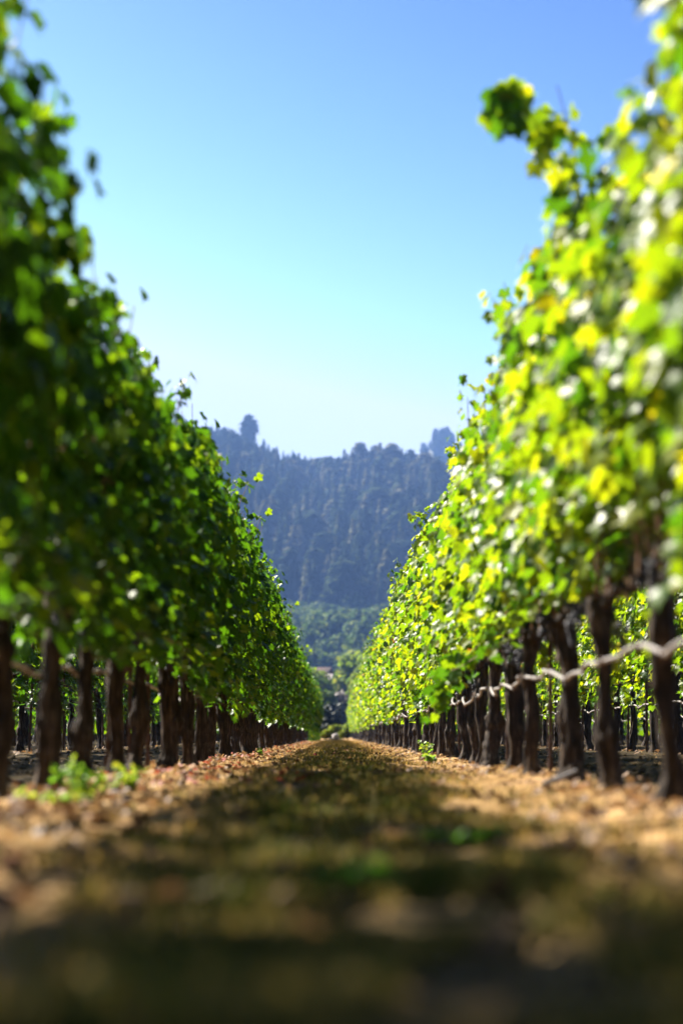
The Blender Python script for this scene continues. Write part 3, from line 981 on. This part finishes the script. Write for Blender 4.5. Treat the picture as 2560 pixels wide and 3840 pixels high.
def conifer_template(seed, H=1.0, whorls=15, arms=8, wide=0.17, rounded=False):
    rg = np.random.default_rng(seed)
    Q, V = [], []
    for w in range(whorls):
        t = (w + rg.uniform(-0.3, 0.3)) / whorls
        z = 0.10 + 0.88 * t
        L = (wide * 1.35 * math.sqrt(max(0.02, 1 - (2 * t - 0.8) ** 2 / 1.5)) if rounded else wide * (1 - t) ** 0.75 * (0.45 if w == 0 else 1)) + 0.012
        for a in range(arms):
            if rg.random() < 0.13: continue
            an = rg.uniform(0, 6.28); l = L * rg.uniform(0.55, 1.25)
            d = np.array([math.cos(an), math.sin(an), 0]); s = np.array([-d[1], d[0], 0])
            wd = l * rg.uniform(0.30, 0.5)
            p0 = np.array([0, 0, z + 0.02]); p1 = d * l * 0.6 + np.array([0, 0, z + rg.uniform(-0.05, 0.02)]); p2 = d * l + np.array([0, 0, z - l * rg.uniform(0.2, 0.9)])
            i = len(V)
            V += [p0 - s * wd * 0.2, p0 + s * wd * 0.2, p1 + s * wd + (0, 0, -0.015), p2, p1 - s * wd + (0, 0, -0.015)]
            Q.append((i, i + 1, i + 2, i + 3)); Q.append((i, i + 3, i + 4, i + 4))
    T = [(q[0], q[1], q[2]) for q in Q if q[2] == q[3]]
    V = np.array(V); tris = []
    for q in Q:
        if q[2] == q[3]: tris.append((q[0], q[1], q[2]))
        else: tris += [(q[0], q[1], q[2]), (q[0], q[2], q[3])]
    return V, np.array(tris)

def make_conifer_mesh(seed, H, wide):
    V, T = conifer_template(seed, whorls=22, arms=11, wide=wide)
    rg = np.random.default_rng(seed)
    me = mesh_np("crown", V * H, T, M_FOREST, {'tone': np.clip(rg.normal(0.3, 0.15, len(V)), 0, 1)})
    Vt, Ft = tube([(0, 0, -0.06 * H), (0, 0, 0.3 * H), (0, 0, 0.97 * H)], [0.016 * H, 0.011 * H, 0.002 * H], 7)
    return mesh_np("trunk", Vt, Ft, M_TREEBARK), me

def forest(name, xs_, ys_, zs_, hmin, hmax, seed, bias=0.0):
    rg = np.random.default_rng(seed)
    Vs, Fs, tn, off = [], [], [], 0
    tem = [conifer_template(300 + i, whorls=15 + i % 4, arms=14, wide=0.11 + 0.02 * (i % 5), rounded=i % 4 == 3) for i in range(8)]
    pick = rg.integers(0, 8, len(xs_))
    for t in range(8):
        m = pick == t
        n_ = int(m.sum())
        if n_ == 0: continue
        h = rg.uniform(hmin, hmax, n_) * np.clip((1300 - ys_[m]) / 200, 0.40, 1) if name == 'forest' else rg.uniform(hmin, hmax, n_)
        a = rg.uniform(0, 6.28, n_)
        Rm = np.zeros((n_, 3, 3)); Rm[:, 0, 0] = np.cos(a); Rm[:, 0, 1] = -np.sin(a); Rm[:, 1, 0] = np.sin(a); Rm[:, 1, 1] = np.cos(a); Rm[:, 2, 2] = 1
        wx = rg.uniform(0.8, 1.7, n_)
        V, F, k = tile(tem[t][0], [tem[t][1]], Rm, np.stack([xs_[m], ys_[m], zs_[m] - 0.4], -1), np.stack([h * wx, h * wx, h], -1))
        tt = np.clip(np.where(rg.random(n_) < 0.38, rg.uniform(0.55, 1.0, n_), rg.uniform(0.0, 0.5, n_)) + bias, 0, 1)
        Vs.append(V); Fs.append(F[0] + off); off += len(V); tn.append(np.clip(np.repeat(tt, k) + rg.normal(0, 0.06, len(V)), 0, 1))
    return tag(link(name, mesh_np(name, np.concatenate(Vs), np.concatenate(Fs), M_FOREST, {'tone': np.concatenate(tn)})), kind='stuff')

rg = np.random.default_rng(5)
nT = 2500
yy = 690 + (1262 - 690) * rg.random(nT)
xx = np.where(rg.random(nT) < 0.75, rg.uniform(-0.105, 0.105, nT) * yy, rg.uniform(-0.3, 0.3, nT) * yy)
forest("forest", xx, yy, hill_z(xx, yy), 11, 24, 9)
nT = 900
yy = rg.uniform(1560, 1790, nT); xx = rg.uniform(0, 190, nT)
forest("far_forest", xx, yy, far_z(xx, yy), 7, 12, 10)

# conifers standing out on the ridge line
PX = 9067.0
def at(px, d):
    """lateral position of full-resolution photo column px at distance d"""
    return (px - 1257) / PX * d
CON = [make_conifer_mesh(600 + i, 1.0, 0.15 + 0.03 * (i % 3)) for i in range(4)]
def conifer(x, y, H, w, label, group, z=None, i=0, lone=False):
    z = float(hill_z(x, y)) if z is None else z
    root = empty("conifer", (x, y, z)); tag(root, label, 'conifer tree', group)
    for nm, me in zip(("trunk", "crown"), LONE if lone else CON[i % 4]):
        c = link(nm, me, root); c.scale = (H * w, H * w, H); c.rotation_euler = (0, 0, i * 1.3)
LV_, LT_ = conifer_template(650, whorls=20, arms=13, wide=0.30)
LV2_, LT2_ = conifer_template(651, whorls=18, arms=12, wide=0.20, rounded=True)
LVa, LTa = np.concatenate([LV_ * (0.95, 0.95, 1.02), LV2_ * (1.0, 1.15, 0.62) + (0.0, 0.0, 0.36), LV2_ * (0.75, 0.75, 0.42) + (0.05, 0.0, 0.22)]), np.concatenate([LT_, LT2_ + len(LV_), LT2_ + len(LV_) + len(LV2_)])
LONE = (CON[0][0], mesh_np("crown", LVa, LTa, M_FOREST, {'tone': np.clip(np.random.default_rng(3).normal(0.25, 0.12, len(LVa)), 0, 1)}))
conifer(at(932, 1238), 1238, 20.0, 0.85, "broad lone conifer rising above the ridge left of centre", None, None, 1, True)
for i, (px, H, w) in enumerate([(862, 11, 1.0), (886, 10, 1.2), (985, 13, 1.2), (1035, 13, 1.0), (1060, 11, 1.2), (1095, 14, 1.0), (1122, 13, .8), (1150, 13, .8), (1205, 10, 1.0),
                                (1270, 11, 1.3), (1299, 14, .8), (1340, 12, 1.3), (1375, 10, 1.0), (1400, 11, .9), (1450, 14, 1.1), (1490, 12, 1.2), (1560, 12, 1.1), (1610, 13, 1.0)]):
    conifer(at(px, 1240), 1240 + (i % 3) * 5, H * 0.72, w * 1.1, "dark hazy conifer standing along the ridge line of the wooded hill", "conifers along the ridge", None, i)

# oaks at the foot of the hill, blue with distance
OAKS = [tree_meshes(700 + i, 11, 10.5, 2.0, M_OAK, 26, 120, 0.75) for i in range(4)]
def tree(name, meshes, x, y, z, s, rz, label, cat, group=None, sz=1.0):
    root = empty(name, (x, y, z), rz); root.scale = (s, s, s * sz); tag(root, label, cat, group)
    link("trunk", meshes[0], root); link("crown", meshes[1], root)
i = 0
for d in (470, 520, 570, 625, 680):
    for px in np.arange(1020, 1500, 66 * 520 / d):
        x = at(px + rng.normal(0, 10), d) ; y = d + rng.normal(0, 10)
        tree("oak_tree", OAKS[i % 4], x, y, float(hill_z(x, y)), rng.uniform(0.85, 1.2), rng.uniform(0, 6), "rounded blue green oak in the belt of trees below the wooded hill", 'oak tree', "oaks at the foot of the hill")
        i += 1
# paler garden trees behind the end of the rows
BR = [tree_meshes(720 + k, 5.5, 7.5, 1.2, M_BRIGHT, 22, 120, 0.42) for k in range(3)]
OL = [tree_meshes(740 + k, 5.0, 6.5, 1.0, M_OAK, 20, 120, 0.42) for k in range(2)]
tree("garden_tree", BR[0], at(1185, 255), 255, 0, 1.0, 0.4, "light green rounded tree left of the gabled roof", 'tree', None, 1.05)
tree("garden_tree", BR[1], at(1345, 262), 262, 0, 1.25, 1.4, "large light green tree right of the gabled roof", 'tree', None, 1.02)
tree("garden_tree", OL[0], at(1270, 268), 268, 0, 0.75, 2.4, "narrow olive green tree directly right of the gable", 'tree', None, 1.75)
tree("garden_tree", BR[2], at(1420, 250), 250, 0, 1.2, 0.9, "light green tree mostly hidden behind the right row", 'tree', None, 1.1)
tree("garden_tree", OL[1], at(1110, 250), 250, 0, 1.2, 0.1, "olive green tree mostly hidden behind the left row", 'tree', None, 1.0)
tree("garden_tree", BR[1], at(1330, 225), 225, 0, 0.42, 3.0, "small bright round tree in front of the long roof", 'tree', None, 1.6)
# shrubs in front of the buildings
SH = [tree_meshes(760 + k, 4.0, 3.6, 0.2, M_GREYLEAF, 16, 130, 0.3) for k in range(2)]
tree("grey_shrub", SH[0], at(1285, 205), 205, 0, 0.9, 0.3, "greyish lilac shrub under the long roof at the end of the path", 'shrub', None, 1.25)
tree("grey_shrub", OL[0], at(1205, 200), 200, 0, 0.75, 0.3, "dull olive shrub left of the greyish shrub at the path end", 'shrub', None, 0.9)
HG = [tree_meshes(770, 4.5, 3.0, 0.1, M_SHADE_HEDGE, 26, 150, 0.35)]
tree("shade_hedge", HG[0], at(1262, 190), 190, 0, 0.85, 0.3, "hedge in painted shade colour closing the end of the path", 'hedge', None, 1.0)
YB = [tree_meshes(780 + k, 1.8, 1.2, 0.05, M_BRIGHT, 14, 120, 0.16, 0.4, 1.0) for k in range(2)]
tree("yellow_green_bush", YB[0], at(1300, 163), 163, 0, 0.75, 0.0, "low yellow green bush right of the pale boulder", 'bush', None, 1.1)
tree("yellow_green_bush", YB[1], at(1262, 172), 172, 0, 0.9, 1.0, "low yellow green bush behind the pale boulder", 'bush', None, 0.9)
tree("yellow_green_bush", YB[1], at(1225, 166), 166, 0, 0.6, 2.0, "low green bush left of the pale boulder", 'bush', None, 0.9)

# ------------------------------------------------------------------ buildings behind the trees
def box(x0, x1, y0, y1, z0, z1):
    V = np.array([(x, y, z) for z in (z0, z1) for y in (y0, y1) for x in (x0, x1)], float)
    return V, [np.array([[0, 2, 3, 1], [4, 5, 7, 6], [0, 1, 5, 4], [1, 3, 7, 5], [3, 2, 6, 7], [2, 0, 4, 6]])]

def house(name, loc, rz, L, W, eave, ridge, over, mroof, mwall, label, cat):
    """ridge along local x"""
    root = empty(name, loc, rz); tag(root, label, cat)
    V = [(-L, -W, 0), (L, -W, 0), (L, W, 0), (-L, W, 0), (-L, -W, eave), (L, -W, eave), (L, W, eave), (-L, W, eave), (-L, 0, ridge), (L, 0, ridge)]
    Q = [(0, 1, 5, 4), (2, 3, 7, 6)]
    T = [(0, 4, 8), (0, 8, 7), (0, 7, 3), (1, 2, 6), (1, 6, 9), (1, 9, 5)]
    link("wall", mesh_np("wall", np.array(V, float), [np.array(Q), np.array(T)], mwall), root)
    th = 0.22; sl = (ridge - eave) / W
    parts = []
    for s in (-1, 1):
        e = W + over
        ze = ridge - sl * e
        q = np.array([(-L - over, 0, ridge + 0.02), (L + over, 0, ridge + 0.02), (L + over, s * e, ze + 0.02), (-L - over, s * e, ze + 0.02)])
        v = np.concatenate([q, q + (0, 0, th)])
        f = np.array([[0, 1, 2, 3], [7, 6, 5, 4], [0, 4, 5, 1], [1, 5, 6, 2], [2, 6, 7, 3], [3, 7, 4, 0]])
        parts.append((v, [f]))
    V, F = merge(parts)
    rf = link("roof", mesh_np("roof", V, F, mroof), root)
    link("chimney", mesh_np("chimney", *box(-L * 0.4, -L * 0.4 + 0.7, 0.3, 1.0, ridge - 0.7, ridge + 0.9), mwall), rf)
    for k in (-0.5, 0.35):
        w = link("window", mesh_np("window", *box(L * k, L * k + 1.1, -W - 0.06, -W - 0.01, eave * 0.42, eave * 0.8), M_WALL_PALE), root)
        link("pane", mesh_np("pane", *box(L * k + 0.1, L * k + 1.0, -W - 0.08, -W - 0.065, eave * 0.45, eave * 0.77), M_GLASS), w)
    d = link("door", mesh_np("door", *box(-0.5, 0.5, -W - 0.07, -W - 0.01, 0.05, 2.1), M_WALL_PALE), root)

house("gabled_house", (at(1240, 320) - 4.2, 323, 0), R(-24), 4.2, 3.4, 6.8, 9.0, 0.5, M_ROOF_BROWN, M_WALL_DARK, "house with brown gabled roof half hidden by trees beyond the rows", 'house')
house("long_shed", (at(1290, 300) + 4.5, 306, 0), R(0), 7.5, 4.0, 6.3, 7.7, 0.4, M_ROOF_GREY, M_WALL_PALE, "long low shed with lilac grey roof beyond the rows", 'shed')

# ------------------------------------------------------------------ haze
hz_m = bpy.data.materials.new("haze_air")
hz_m.use_nodes = True
nt = hz_m.node_tree
nt.nodes.remove(nt.nodes['Principled BSDF'])
pv = nt.nodes.new('ShaderNodeVolumePrincipled')
pv.inputs['Color'].default_value = (0.23, 0.42, 0.92, 1)
pv.inputs['Density'].default_value = 0.00024
pv.inputs['Anisotropy'].default_value = 0.25
nt.links.new(pv.outputs[0], nt.nodes['Material Output'].inputs['Volume'])
V, F = box(-5200, 5200, -320, 6200, -62, 250)
hz = link("haze", mesh_np("haze", V, F, hz_m))
tag(hz, kind='stuff')
